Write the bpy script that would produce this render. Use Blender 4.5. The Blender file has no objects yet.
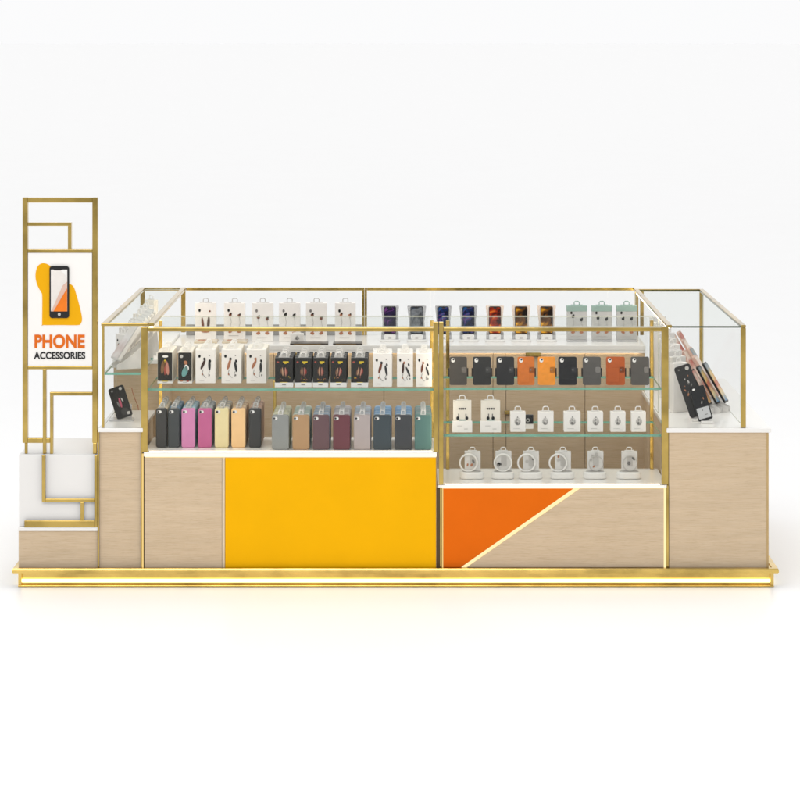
import bpy, math, random
from mathutils import Matrix, Vector, Euler

S = bpy.context.scene
COL = S.collection
R = math.radians
PX = 166.0            # photo pixels per metre on the kiosk front plane (Y = 0)
D = 16.5              # camera distance to that plane
ZC = 547 / PX         # camera height


def kf(Y): return (D + Y) / D
def X(px, Y=0.0): return (px - 410) / PX * kf(Y)
def Z(py, Y=0.0): return ZC - (py - 40) / PX * kf(Y)


def lin(c):
    c = c / 255.0
    return c / 12.92 if c <= 0.04045 else ((c + 0.055) / 1.055) ** 2.4


def srgb(r, g, b): return (lin(r), lin(g), lin(b), 1.0)


# ------------------------------------------------------------------ materials
def new_mat(name):
    m = bpy.data.materials.new(name)
    m.use_nodes = True
    nt = m.node_tree
    return m, nt, nt.nodes['Principled BSDF']


def noise(nt, scale, vec=None, detail=4.0, rough=0.55):
    n = nt.nodes.new('ShaderNodeTexNoise')
    n.inputs['Scale'].default_value = scale
    n.inputs['Detail'].default_value = detail
    n.inputs['Roughness'].default_value = rough
    if vec: nt.links.new(vec, n.inputs['Vector'])
    return n


def mapping(nt, scale, obj=True, rot=(0, 0, 0)):
    tc = nt.nodes.new('ShaderNodeTexCoord')
    mp = nt.nodes.new('ShaderNodeMapping')
    mp.inputs['Scale'].default_value = scale
    mp.inputs['Rotation'].default_value = rot
    nt.links.new(tc.outputs['Object'], mp.inputs['Vector'])
    return mp.outputs['Vector']


def ramp(nt, src, stops):
    r = nt.nodes.new('ShaderNodeValToRGB')
    el = r.color_ramp.elements
    while len(el) < len(stops): el.new(0.5)
    for e, (p, c) in zip(el, stops):
        e.position = p; e.color = c
    nt.links.new(src, r.inputs['Fac'])
    return r


def scale_col(c, f): return (min(1, c[0] * f), min(1, c[1] * f), min(1, c[2] * f), 1)


CACHE = {}


def paint(r, g, b, rough=0.45, spec=0.4, coat=0.0, var=0.06, vscale=14.0, bump=0.0, trans=0.0):
    key = (r, g, b, rough, spec, coat, var, vscale, bump, trans)
    if key in CACHE: return CACHE[key]
    m, nt, p = new_mat('finish')
    c = srgb(r, g, b)
    v = mapping(nt, (1, 1, 1))
    n = noise(nt, vscale, v, 5)
    rp = ramp(nt, n.outputs['Fac'], [(0.3, scale_col(c, 1 - var)), (0.7, scale_col(c, 1 + var))])
    nt.links.new(rp.outputs['Color'], p.inputs['Base Color'])
    p.inputs['Roughness'].default_value = rough
    p.inputs['Specular IOR Level'].default_value = spec
    p.inputs['Coat Weight'].default_value = coat
    p.inputs['Coat Roughness'].default_value = 0.08
    if bump:
        n2 = noise(nt, 220, v, 3)
        b_ = nt.nodes.new('ShaderNodeBump'); b_.inputs['Strength'].default_value = bump
        b_.inputs['Distance'].default_value = 0.002
        nt.links.new(n2.outputs['Fac'], b_.inputs['Height'])
        nt.links.new(b_.outputs['Normal'], p.inputs['Normal'])
    if trans:
        tr = nt.nodes.new('ShaderNodeBsdfTransparent')
        mx = nt.nodes.new('ShaderNodeMixShader'); mx.inputs[0].default_value = trans
        out = nt.nodes['Material Output']
        nt.links.new(p.outputs[0], mx.inputs[1]); nt.links.new(tr.outputs[0], mx.inputs[2])
        nt.links.new(mx.outputs[0], out.inputs['Surface'])
    CACHE[key] = m
    return m


def make_wood(name, base, dark, light):
    m, nt, p = new_mat(name)
    tc = nt.nodes.new('ShaderNodeTexCoord')
    geo = nt.nodes.new('ShaderNodeNewGeometry')
    mp = nt.nodes.new('ShaderNodeMapping'); mp.inputs['Scale'].default_value = (4.0, 4.0, 100)
    nt.links.new(geo.outputs['Position'], mp.inputs['Vector'])
    n1 = noise(nt, 2.0, mp.outputs['Vector'], 8, 0.7)
    mp2 = nt.nodes.new('ShaderNodeMapping'); mp2.inputs['Scale'].default_value = (0.8, 0.8, 9)
    nt.links.new(geo.outputs['Position'], mp2.inputs['Vector'])
    n2 = noise(nt, 2.2, mp2.outputs['Vector'], 5, 0.6); n2.inputs['Distortion'].default_value = 0.7
    mp3 = nt.nodes.new('ShaderNodeMapping'); mp3.inputs['Scale'].default_value = (20, 20, 420)
    nt.links.new(geo.outputs['Position'], mp3.inputs['Vector'])
    n3 = noise(nt, 1.0, mp3.outputs['Vector'], 3, 0.6)
    r1 = ramp(nt, n1.outputs['Fac'], [(0.28, dark), (0.47, base), (0.72, light)])
    r2 = ramp(nt, n2.outputs['Fac'], [(0.3, (0.89, 0.88, 0.86, 1)), (0.68, (1, 1, 1, 1))])
    r3 = ramp(nt, n3.outputs['Fac'], [(0.30, (0.80, 0.77, 0.73, 1)), (0.42, (1, 1, 1, 1))])
    mx = nt.nodes.new('ShaderNodeMix'); mx.data_type = 'RGBA'; mx.blend_type = 'MULTIPLY'
    mx.inputs[0].default_value = 1
    nt.links.new(r1.outputs['Color'], mx.inputs[6]); nt.links.new(r2.outputs['Color'], mx.inputs[7])
    my = nt.nodes.new('ShaderNodeMix'); my.data_type = 'RGBA'; my.blend_type = 'MULTIPLY'
    my.inputs[0].default_value = 0.8
    nt.links.new(mx.outputs[2], my.inputs[6]); nt.links.new(r3.outputs['Color'], my.inputs[7])
    nt.links.new(my.outputs[2], p.inputs['Base Color'])
    p.inputs['Roughness'].default_value = 0.5
    p.inputs['Specular IOR Level'].default_value = 0.3
    b_ = nt.nodes.new('ShaderNodeBump'); b_.inputs['Strength'].default_value = 0.15
    b_.inputs['Distance'].default_value = 0.002
    nt.links.new(n3.outputs['Fac'], b_.inputs['Height'])
    nt.links.new(b_.outputs['Normal'], p.inputs['Normal'])
    return m


WOOD = make_wood('oak_laminate', srgb(212, 189, 158), srgb(192, 167, 136), srgb(218, 198, 172))


def make_gold(name, c, rough):
    m, nt, p = new_mat(name)
    geo = nt.nodes.new('ShaderNodeNewGeometry')
    mp = nt.nodes.new('ShaderNodeMapping'); mp.inputs['Scale'].default_value = (1.7, 1.7, 1.7)
    nt.links.new(geo.outputs['Position'], mp.inputs['Vector'])
    n = noise(nt, 2.4, mp.outputs['Vector'], 3, 0.5)
    rp = ramp(nt, n.outputs['Fac'], [(0.32, scale_col(c, 0.70)), (0.5, c), (0.68, scale_col(c, 1.18))])  # light and dark tones put into the brass colour for streaky reflections
    nt.links.new(rp.outputs['Color'], p.inputs['Base Color'])
    p.inputs['Metallic'].default_value = 1
    p.inputs['Roughness'].default_value = rough
    n2 = noise(nt, 9, mp.outputs['Vector'], 2)
    b_ = nt.nodes.new('ShaderNodeBump'); b_.inputs['Strength'].default_value = 0.04
    b_.inputs['Distance'].default_value = 0.02
    nt.links.new(n2.outputs['Fac'], b_.inputs['Height'])
    nt.links.new(b_.outputs['Normal'], p.inputs['Normal'])
    return m


GOLD = make_gold('brushed_brass', (0.53, 0.372, 0.108, 1), 0.14)
GOLD_BASE = make_gold('polished_brass', (0.74, 0.52, 0.15, 1), 0.24)
WHITE = paint(240, 238, 234, 0.3, 0.5, 0.3, 0.012, 3)
WHITE_MATT = paint(236, 234, 231, 0.55, 0.3, 0, 0.02, 2)
YELLOW = paint(243, 180, 0, 0.42, 0.08, 0.0, 0.025, 3)
ORANGE = paint(228, 107, 12, 0.42, 0.08, 0.0, 0.03, 3)
DARK_GAP = paint(92, 74, 48, 0.6)
CARD_WHITE = paint(238, 234, 229, 0.5, 0.3, 0, 0.02)
CARD_CREAM = paint(233, 226, 213, 0.5, 0.3, 0, 0.03)
CARD_BLACK = paint(40, 39, 37, 0.45, 0.4, 0, 0.12, 60)
PLASTIC_W = paint(234, 232, 229, 0.3, 0.5, 0, 0.02)
PLASTIC_G = paint(190, 188, 184, 0.3, 0.5, 0, 0.05)
CLEAR = paint(226, 226, 226, 0.15, 0.6, 0, 0.02, 14.0, 0, 0.55)
FROST = paint(236, 234, 231, 0.3, 0.5, 0, 0.02, 14.0, 0, 0.22)
BLACK = paint(22, 22, 23, 0.3, 0.5)
BROWN = paint(112, 62, 40, 0.5)
COPPER = paint(172, 116, 86, 0.45)
GREYINK = paint(120, 118, 116, 0.5)
PALEINK = paint(190, 187, 183, 0.5)
YELINK = paint(214, 186, 50, 0.5)
REDINK = paint(168, 78, 66, 0.5)
PINKINK = paint(188, 128, 112, 0.5)
TEALINK = paint(110, 160, 158, 0.5)
MINT = paint(152, 176, 166, 0.45)
BEIGE_T = paint(240, 216, 192, 0.3, 0.5, 0, 0.03, 14.0, 0, 0.5)
GREY_T = paint(150, 150, 150, 0.3, 0.5, 0, 0.05, 14.0, 0, 0.55)


def emit(name, c, s):
    m = bpy.data.materials.new(name); m.use_nodes = True
    nt = m.node_tree; nt.nodes.remove(nt.nodes['Principled BSDF'])
    e = nt.nodes.new('ShaderNodeEmission')
    e.inputs['Color'].default_value = c; e.inputs['Strength'].default_value = s
    nt.links.new(e.outputs[0], nt.nodes['Material Output'].inputs['Surface'])
    return m


LED = emit('warm_led', (1.0, 0.82, 0.44, 1), 1.15)
LED_BASE = emit('base_led', (1.0, 0.82, 0.44, 1), 3.0)
LED_GOLD = emit('gold_led', (1.0, 0.70, 0.26, 1), 0.95)
LED_CASE = emit('showcase_led', (1.0, 0.86, 0.66, 1), 10.0)
FILL_AISLE = emit('aisle_fill', (1.0, 0.86, 0.66, 1), 26.0)  # added fill glow for the rear door panels, not a kiosk fitting
FILL_POST = emit('post_fill', (1.0, 0.88, 0.68, 1), 5.5)  # added fill glow for the case interiors, not a kiosk fitting
LED_DECK = emit('deck_led', (1.0, 0.86, 0.64, 1), 3.6)
LED_WHITE = emit('panel_led', (1.0, 0.93, 0.80, 1), 1.15)


def make_glass(name, tint, f0, edge=False):
    m = bpy.data.materials.new(name); m.use_nodes = True
    nt = m.node_tree; nt.nodes.remove(nt.nodes['Principled BSDF'])
    L = nt.links.new
    tr = nt.nodes.new('ShaderNodeBsdfTransparent'); tr.inputs['Color'].default_value = tint
    gl = nt.nodes.new('ShaderNodeBsdfGlossy'); gl.inputs['Roughness'].default_value = 0.02
    gl.inputs['Color'].default_value = (0.9, 0.95, 0.93, 1)
    lw = nt.nodes.new('ShaderNodeLayerWeight'); lw.inputs['Blend'].default_value = 0.5
    pw = nt.nodes.new('ShaderNodeMath'); pw.operation = 'POWER'; pw.inputs[1].default_value = 5
    L(lw.outputs['Facing'], pw.inputs[0])
    ml = nt.nodes.new('ShaderNodeMath'); ml.operation = 'MULTIPLY_ADD'
    L(pw.outputs[0], ml.inputs[0]); ml.inputs[1].default_value = 0.022; ml.inputs[2].default_value = f0
    mx = nt.nodes.new('ShaderNodeMixShader')
    L(ml.outputs[0], mx.inputs[0]); L(tr.outputs[0], mx.inputs[1]); L(gl.outputs[0], mx.inputs[2])
    L(mx.outputs[0], nt.nodes['Material Output'].inputs['Surface'])
    return m


GLASS = make_glass('clear_glass', (0.968, 0.970, 0.966, 1), 0.005)
GLASS_TOP = make_glass('top_glass', (0.966, 0.974, 0.966, 1), 0.004)
GREEN_EDGE = paint(112, 176, 154, 0.15, 0.7, 0, 0.15, 8, 0, 0.1)
DARK_EDGE = paint(66, 76, 52, 0.15, 0.7, 0, 0.1, 8)
PALE_EDGE = paint(205, 205, 186, 0.15, 0.7, 0, 0.06, 8, 0, 0.3)


# ------------------------------------------------------------------ mesh builder
class MB:
    def __init__(self):
        self.v = []; self.f = []; self.mi = []; self.m = []

    def add(self, verts, faces, mat, M=None):
        if mat not in self.m: self.m.append(mat)
        i = self.m.index(mat); o = len(self.v)
        for p in verts:
            p = Vector(p)
            self.v.append(M @ p if M else p)
        for f in faces:
            self.f.append([o + q for q in f]); self.mi.append(i)
        return self

    def box(self, x0, x1, y0, y1, z0, z1, mat, M=None):
        x0, x1 = sorted((x0, x1)); y0, y1 = sorted((y0, y1)); z0, z1 = sorted((z0, z1))
        vs = [(x0, y0, z0), (x1, y0, z0), (x1, y1, z0), (x0, y1, z0), (x0, y0, z1), (x1, y0, z1), (x1, y1, z1), (x0, y1, z1)]
        fs = [(0, 3, 2, 1), (4, 5, 6, 7), (0, 1, 5, 4), (1, 2, 6, 5), (2, 3, 7, 6), (3, 0, 4, 7)]
        return self.add(vs, fs, mat, M)

    def pane(self, x0, x1, y0, y1, z0, z1, mat, edge):
        """a glass sheet: its thinnest direction gets the glass faces, the rims the edge colour"""
        d = [abs(x1 - x0), abs(y1 - y0), abs(z1 - z0)]; ax = d.index(min(d))
        n = len(self.f)
        self.box(x0, x1, y0, y1, z0, z1, mat)
        if edge not in self.m: self.m.append(edge)
        ei = self.m.index(edge)
        keep = {0: (3, 5), 1: (2, 4), 2: (0, 1)}[ax]
        for k in range(6):
            if k not in keep: self.mi[n + k] = ei
        return self

    def prism(self, pts, y0, y1, mat, M=None, side=None):
        n = len(pts)
        vs = [(x, y0, z) for x, z in pts] + [(x, y1, z) for x, z in pts]
        self.add(vs, [tuple(range(n)), tuple(range(2 * n - 1, n - 1, -1))], mat, M)
        fs = [(i, i + n, (i + 1) % n + n, (i + 1) % n) for i in range(n)]
        return self.add(vs, fs, side or mat, M)

    def slab(self, pts, z0, z1, mat, M=None):
        n = len(pts)
        vs = [(x, y, z0) for x, y in pts] + [(x, y, z1) for x, y in pts]
        fs = [tuple(range(n - 1, -1, -1)), tuple(range(n, 2 * n))] + [(i, (i + 1) % n, (i + 1) % n + n, i + n) for i in range(n)]
        return self.add(vs, fs, mat, M)

    def tube(self, path, r, mat, n=6, closed=False, M=None):
        P = [Vector(p) for p in path]; k = len(P); vs = []
        for i, p in enumerate(P):
            a = P[(i - 1) % k] if (closed or i > 0) else p
            b = P[(i + 1) % k] if (closed or i < k - 1) else p
            t = (b - a).normalized()
            u = t.orthogonal() if abs(t.y) > 0.9 else Vector((0, 1, 0))
            u = (u - t * u.dot(t)).normalized(); w = t.cross(u)
            for j in range(n):
                an = 2 * math.pi * j / n
                vs.append(p + (u * math.cos(an) + w * math.sin(an)) * r)
        fs = []
        for i in range(k if closed else k - 1):
            a, b = i * n, ((i + 1) % k) * n
            for j in range(n):
                fs.append((a + j, a + (j + 1) % n, b + (j + 1) % n, b + j))
        if not closed:
            fs.append(tuple(range(n - 1, -1, -1))); fs.append(tuple(range((k - 1) * n, k * n)))
        return self.add(vs, fs, mat, M)

    def mesh(self, name, off=(0, 0, 0)):
        me = bpy.data.meshes.new(name)
        off = Vector(off)
        me.from_pydata([tuple(p - off) for p in self.v], [], self.f)
        for m in self.m: me.materials.append(m)
        for p, i in zip(me.polygons, self.mi): p.material_index = i
        me.update()
        import bmesh
        bm = bmesh.new(); bm.from_mesh(me); bmesh.ops.recalc_face_normals(bm, faces=bm.faces); bm.to_mesh(me); bm.free()
        return me

    def build(self, name, parent=None, bevel=0.0, world=True, smooth=False):
        off = parent.matrix_world.translation if (parent and world) else (0, 0, 0)
        if parent and world: off = parent.location
        me = self.mesh(name, off)
        return link(name, me, parent, bevel, smooth)


def link(name, me, parent=None, bevel=0.0, smooth=False):
    o = bpy.data.objects.new(name, me)
    COL.objects.link(o)
    if parent: o.parent = parent
    if smooth:
        for p in me.polygons: p.use_smooth = True
    if bevel:
        b = o.modifiers.new('edge', 'BEVEL'); b.width = bevel; b.segments = 2; b.limit_method = 'ANGLE'
        b.angle_limit = R(40)
    return o


def thing(name, label, cat, loc=(0, 0, 0), rot=(0, 0, 0), group=None):
    o = bpy.data.objects.new(name, None)
    o.empty_display_size = 0.1
    COL.objects.link(o); o.location = loc; o.rotation_euler = rot
    o['label'] = label; o['category'] = cat
    if group: o['group'] = group
    return o


def copy_tree(o, parent=None):
    c = o.copy(); COL.objects.link(c)
    if parent: c.parent = parent
    for ch in list(o.children): copy_tree(ch, c)
    return c


def rrect(w, h, r, n=5, x=0, z=0):
    pts = []
    for cx, cz, a0 in ((w / 2 - r, -h / 2 + r, -90), (w / 2 - r, h / 2 - r, 0), (-w / 2 + r, h / 2 - r, 90), (-w / 2 + r, -h / 2 + r, 180)):
        for i in range(n + 1):
            a = R(a0 + 90 * i / n)
            pts.append((x + cx + r * math.cos(a), z + cz + r * math.sin(a)))
    return pts


def ell(x, z, rx, rz, rot=0, n=14):
    c, s = math.cos(R(rot)), math.sin(R(rot)); out = []
    for i in range(n):
        a = 2 * math.pi * i / n
        u, w = rx * math.cos(a), rz * math.sin(a)
        out.append((x + u * c - w * s, z + u * s + w * c))
    return out


# ------------------------------------------------------------------ setting
m, nt, p = new_mat('white_studio_floor')
v = mapping(nt, (1, 1, 1))
n = noise(nt, 0.8, v, 4)
rp = ramp(nt, n.outputs['Fac'], [(0.3, (0.955, 0.953, 0.95, 1)), (0.7, (0.965, 0.965, 0.963, 1))])
nt.links.new(rp.outputs['Color'], p.inputs['Base Color'])
p.inputs['Roughness'].default_value = 0.32
p.inputs['Specular IOR Level'].default_value = 0.17
mb = MB()
mb.add([(2500 * math.cos(2 * math.pi * i / 64), 2500 * math.sin(2 * math.pi * i / 64), 0) for i in range(64)], [tuple(range(64))], m)
fl = mb.build('floor'); fl['kind'] = 'structure'

# ------------------------------------------------------------------ base platform
XL, XR = X(18), X(774)
DEPTH = 2.42
BT = 0.114
base = thing('kiosk_platform', 'long low brass platform with a glowing light strip under the whole kiosk', 'platform', (0, DEPTH / 2, 0))
MB().box(XL + .014, XR - .014, 0.030, DEPTH, 0.0005, 0.088, GOLD_BASE).build('toe_kick', base)
MB().box(XL, XR, 0.004, DEPTH + .01, 0.0885, BT - .002, GOLD_BASE).build('deck_plate', base)
mb = MB()
x0, x1 = X(13), X(778)


def rail_loop(mb, x0, x1, y0, y1, z0, z1, w, mat):
    """rounded square rail swept round a rectangle with mitred corners"""
    prof = []
    hz = (z1 - z0) / 2; zc = (z0 + z1) / 2
    for a in (-60, -20, 20, 60):
        prof.append((-(hz * 0.55) * math.cos(R(a)), zc + hz * math.sin(R(a)) / math.sin(R(60))))
    prof += [(w, z1), (w, z0)]
    cor = [(x0, y0, 1, 1), (x1, y0, -1, 1), (x1, y1, -1, -1), (x0, y1, 1, -1)]
    vs = []
    for cx, cy, sx, sy in cor:
        for d, z in prof: vs.append((cx + sx * (d + hz * .55), cy + sy * (d + hz * .55), z))
    k = len(prof); fs = []
    for i in range(4):
        a, b = i * k, ((i + 1) % 4) * k
        for j in range(k): fs.append((a + j, b + j, b + (j + 1) % k, a + (j + 1) % k))
    mb.add(vs, fs, mat)


rail_loop(mb, x0, x1, -0.045, DEPTH + .04, 0.086, 0.119, 0.028, GOLD_BASE)
mb.build('trim_rail', base, 0, smooth=False)
MB().tube([(XL + .022, .014, .036), (XR - .022, .014, .036)], .0100, LED_BASE, 10).build('light_tube', base)
MB().tube([(XR - .004, .06, .036), (XR - .004, DEPTH - .05, .036)], .0100, LED_BASE, 8).build('light_tube', base)
MB().tube([(XL + .004, .06, .036), (XL + .004, DEPTH - .05, .036)], .0100, LED_BASE, 8).build('light_tube', base)
MB().box(XL, XR, -0.002, 0.0295, 0.0004, 0.010, GOLD_BASE).build('bottom_lip', base, .002)
for q in (XL + .001, XR - .021):
    MB().box(q, q + .020, .001, .029, .0105, .088, GOLD_BASE).build('end_cap', base, .002)

# ------------------------------------------------------------------ sign plinth
YP = 0.70
pl = thing('sign_plinth', 'low white block on an oak base carrying the tall sign, at the kiosk left end', 'plinth', (X(58), YP / 2, BT))
MB().box(X(18.5), X(97.5), 0.006, YP, BT, Z(531), WOOD).build('oak_base', pl)
MB().box(X(18), X(98), -0.004, YP + .004, Z(531), Z(527), WHITE).build('white_cap', pl, .003)
MB().box(X(18.5), X(97.5), 0.02, YP, Z(527), Z(455), WHITE_MATT).build('white_block', pl, .003)
mb = MB()
g0, g1 = -0.006, 0.019
mb.box(X(42), X(45.5), g0, g1, Z(502), Z(455), GOLD)
mb.box(X(45.5), X(94.5), g0 + .002, g1, Z(502), Z(498.8), GOLD)
mb.box(X(94.5), X(97.6), g0 - .002, g1, Z(527), Z(455), GOLD)
mb.box(X(80.5), X(84), g0, g1, Z(520.5), Z(502), GOLD)
mb.box(X(24.5), X(94.5), g0 - .002, g1, Z(527), Z(520.5), GOLD)
mb.build('brass_trim', pl, .002)

# ------------------------------------------------------------------ sign
sg = thing('sign_stand', 'tall brass framed sign with white phone accessories board', 'sign', (X(59), 0.06, Z(455)))
sy0, sy1 = 0.04, 0.085
zt = Z(455)


def bar(mb, a, b, c, d, y0=sy0, y1=sy1): mb.box(X(a), X(b), y0, y1, Z(d), Z(c), GOLD)


mb = MB(); bar(mb, 21.5, 26.7, 198, 444); bar(mb, 23.5, 26.3, 444, 455, sy0 + .008, sy1 - .008); mb.build('post', sg, .003)
mb = MB(); bar(mb, 91.5, 96.8, 198, 444); bar(mb, 92, 96, 444, 455, sy0 + .004, sy1 - .004); mb.build('post', sg, .003)
mb = MB(); bar(mb, 26.7, 91.5, 198.2, 203); mb.build('top_bar', sg, .003)
mb = MB(); bar(mb, 26.7, 70.5, 223, 226.3); bar(mb, 67, 70.5, 226.3, 250); bar(mb, 26.7, 91.5, 250, 253.2); mb.build('upper_lattice', sg, .002)
mb = MB(); bar(mb, 26.7, 91.5, 367, 370.2); bar(mb, 41.8, 45.2, 370.2, 455)
bar(mb, 49, 91.5, 393, 396.5); bar(mb, 49, 52, 396.5, 455, sy0 + .003, sy1 - .003)
bar(mb, 26.7, 41.8, 439, 444); bar(mb, 45.2, 49, 439, 444); mb.build('lower_lattice', sg, .002)
bd = MB().box(X(27), X(91.2), sy0 + .004, sy1 - .006, Z(366.8), Z(253.4), paint(246, 243, 239, .5, .3, 0, .01, 2)).build('sign_board', sg)
yb = sy0 + .004


def zp(pts, ox=20, oy=255, s=10.0): return [(X(ox + a / s), Z(oy + b / s)) for a, b in pts]


def smooth_pts(pts, n=6):
    out = []; k = len(pts)
    for i in range(k):
        p0, p1, p2, p3 = [Vector(pts[(i + j) % k]) for j in (-1, 0, 1, 2)]
        for t in range(n):
            t /= n
            out.append(tuple(0.5 * ((2 * p1) + (-p0 + p2) * t + (2 * p0 - 5 * p1 + 4 * p2 - p3) * t * t + (-p0 + 3 * p1 - 3 * p2 + p3) * t ** 3)))
    return out


blob = [(212, 700), (222, 708), (400, 708), (570, 708), (600, 690), (612, 640), (590, 530), (560, 420), (530, 330), (490, 295), (440, 280), (340, 200), (300, 125), (260, 96), (215, 88), (170, 115), (148, 180), (148, 250), (170, 320), (200, 375), (212, 410), (213, 550)]
ph = MB()
ph.prism(smooth_pts(zp(blob))[::-1], yb - .0025, yb + .001, paint(236, 172, 4, .5, .15, 0, .02, 3))


def child(mb, name, par, root, bevel=0):
    """mesh in world coordinates under a part that sits at its thing's origin"""
    me = mb.mesh(name, root.location)
    return link(name, me, par, bevel)


child(ph, 'yellow_shape', bd, sg)
ph = MB()
cx = X(58.6); cz = Z(292.6)
ph.prism(rrect(19.6 / PX, 52 / PX, .016, x=cx, z=cz), yb - .011, yb - .0027, BLACK)
ic = child(ph, 'phone_icon', bd, sg)
ph = MB()
scr = paint(232, 226, 220, .4); scr2 = paint(222, 186, 168, .4); scr3 = paint(238, 122, 10, .4)
ph.prism(zp([(302, 568), (466, 568), (466, 150), (412, 150), (405, 158), (335, 158), (328, 150), (302, 150)])[0:], yb - .0125, yb - .0115, scr)
ph.prism(zp([(305, 568), (328, 568), (465, 335), (465, 270), (420, 310)]), yb - .0137, yb - .013, scr2)
ph.prism(zp([(328, 568), (465, 568), (465, 338)]), yb - .0150, yb - .0142, scr3)
ph.prism(zp([(402, 160), (412, 152), (464, 152), (464, 222)]), yb - .0137, yb - .013, WHITE)
ph.prism([(X(58.6) + a, Z(314.8) + b) for a, b in ell(0, 0, .009, .010)], yb - .0125, yb - .0115, PLASTIC_G)
child(ph, 'icon_screen', bd, sg)


def text(body, mat, x0, x1, z0, z1, y, name, par, root, off):
    cu = bpy.data.curves.new(name, 'FONT'); cu.body = body; cu.size = 1; cu.extrude = 0.01; cu.offset = off
    cu.space_character = 1.02
    tmp = bpy.data.objects.new(name, cu); COL.objects.link(tmp)
    dg = bpy.context.evaluated_depsgraph_get(); dg.update()
    me = bpy.data.meshes.new_from_object(tmp.evaluated_get(dg))
    bpy.data.objects.remove(tmp)
    xs = [v.co.x for v in me.vertices]; ys = [v.co.y for v in me.vertices]
    sx = (x1 - x0) / (max(xs) - min(xs)); sz = (z1 - z0) / (max(ys) - min(ys)); mx, my = min(xs), min(ys)
    for v in me.vertices:
        a, b, c = v.co
        v.co = (x0 + (a - mx) * sx - root.location.x, y - 0.002 - c * .15 - root.location.y, z0 + (b - my) * sz - root.location.z)
    me.materials.clear(); me.materials.append(mat)
    o = link(name, me, par)
    return o


text('PHONE', paint(222, 108, 24, .5, .2), X(33.6), X(84), Z(349), Z(335.2), yb, 'lettering', bd, sg, 0.034)
text('ACCESSORIES', paint(34, 34, 36, .5, .3), X(33), X(84.4), Z(360), Z(352.6), yb, 'lettering', bd, sg, 0.028)

# ------------------------------------------------------------------ left counter
TOP = 0.958            # side counters
XLo, XLi = X(101), X(146.5)
LD = 1.280             # raised rear deck in the left counter
lc = thing('side_counter', 'narrow oak counter with white top between the sign plinth and the yellow counter', 'counter', (X(121), 1.2, BT))
MB().box(X(99.3), X(140.9), 0.004, .800, BT, Z(432), WOOD).build('cabinet_body', lc)
MB().box(X(98.3), X(143), -0.012, 0.80, Z(432), TOP, WHITE).build('countertop', lc, .004)
MB().box(X(99.3), XLi, 0.801, DEPTH - .02, BT, LD - .03, WOOD).build('raised_back', lc)
MB().box(X(98.3), XLi + .002, 0.79, DEPTH - .015, LD - .03, LD, WHITE).build('back_deck', lc, .003)
MB().box(X(97.9), X(99.2), -0.008, 0.05, BT, Z(432), GOLD).build('edge_trim', lc)
MB().box(X(142.1), X(143.3), -0.006, 0.02, BT, Z(454), LED_GOLD).build('light_strip', lc)
MB().box(X(141.0), X(142.0), -0.010, 0.02, BT, Z(433), GOLD).build('edge_trim', lc)

# ------------------------------------------------------------------ front counters
FD = 0.63
fc = thing('front_counter', 'front counter with a large yellow panel and an oak panel below white deck', 'counter', (X(290), FD / 2, BT))
DKL = Z(452)
MB().box(X(145), X(437), 0.012, FD, BT, DKL - .028, WOOD).build('cabinet_body', fc)
MB().box(X(144.5), X(222), -0.006, 0.0115, BT + .001, DKL - .032, WOOD).build('oak_panel', fc, .002)
MB().box(X(225.3), X(436), -0.010, 0.0115, BT + .001, DKL - .036, YELLOW).build('yellow_panel', fc, .003)
MB().box(X(222.3), X(224.9), -0.004, 0.0115, BT + .001, DKL - .032, paint(226, 208, 178, .35)).build('seam_strip', fc)
MB().box(X(143.8), X(437), -0.008, FD + .004, DKL - .026, DKL, WHITE).build('deck', fc, .003)
mb = MB().box(X(144.5), X(436.4), -0.0125, -0.0085, DKL - .027, DKL - .008, LED_WHITE)
mb.box(X(145.2), X(436), .012 - .02, .0113, DKL - .0315, DKL - .0275, LED)
mb.build('light_strip', fc)

oc = thing('front_counter', 'front counter with orange triangle and diagonal light line on oak', 'counter', (X(554), FD / 2, BT))
DKR = Z(485)
MB().box(X(437.3), X(667.6), 0.030, FD, BT, DKR - .018, WOOD).build('cabinet_body', oc)
MB().box(X(437.2), X(440), 0.004, 0.0295, BT, DKR - .02, DARK_GAP).box(X(440), X(441.6), -0.004, .0295, BT, DKL - .03, GOLD).build('gap_trim', oc)
MB().prism([(X(443.4), Z(567)), (X(461), Z(567)), (X(573), Z(488.6)), (X(443.4), Z(488.6))], -0.008, 0.0295, ORANGE).build('orange_panel', oc, .002)
MB().prism([(X(461.4), Z(567)), (X(466.5), Z(567)), (X(579.5), Z(488.6)), (X(573.6), Z(488.6))], -0.006, 0.029, LED).build('diagonal_light', oc)
MB().prism([(X(467), Z(567)), (X(663.6), Z(567)), (X(663.6), Z(488.6)), (X(580), Z(488.6))], -0.008, 0.0295, WOOD).build('oak_panel', oc, .002)
MB().box(X(438.2), X(667), -0.006, FD + .004, DKR - .016, DKR, WHITE).build('deck', oc, .002)
MB().box(X(442.3), X(663.9), -0.009, .02, DKR - .0195, DKR - .0165, LED).box(X(442), X(664), -0.0105, -.0065, DKR - .0155, DKR - .003, LED_WHITE).box(X(442.2), X(443.2), -.006, .029, BT, DKR - .022, LED_GOLD).box(X(664.2), X(665.9), -0.007, .029, BT, DKR - .021, LED).build('light_strip', oc)
MB().box(X(666.5), X(668.6), -0.006, 0.0295, BT, DKR - .002, GOLD).build('edge_trim', oc)

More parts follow.
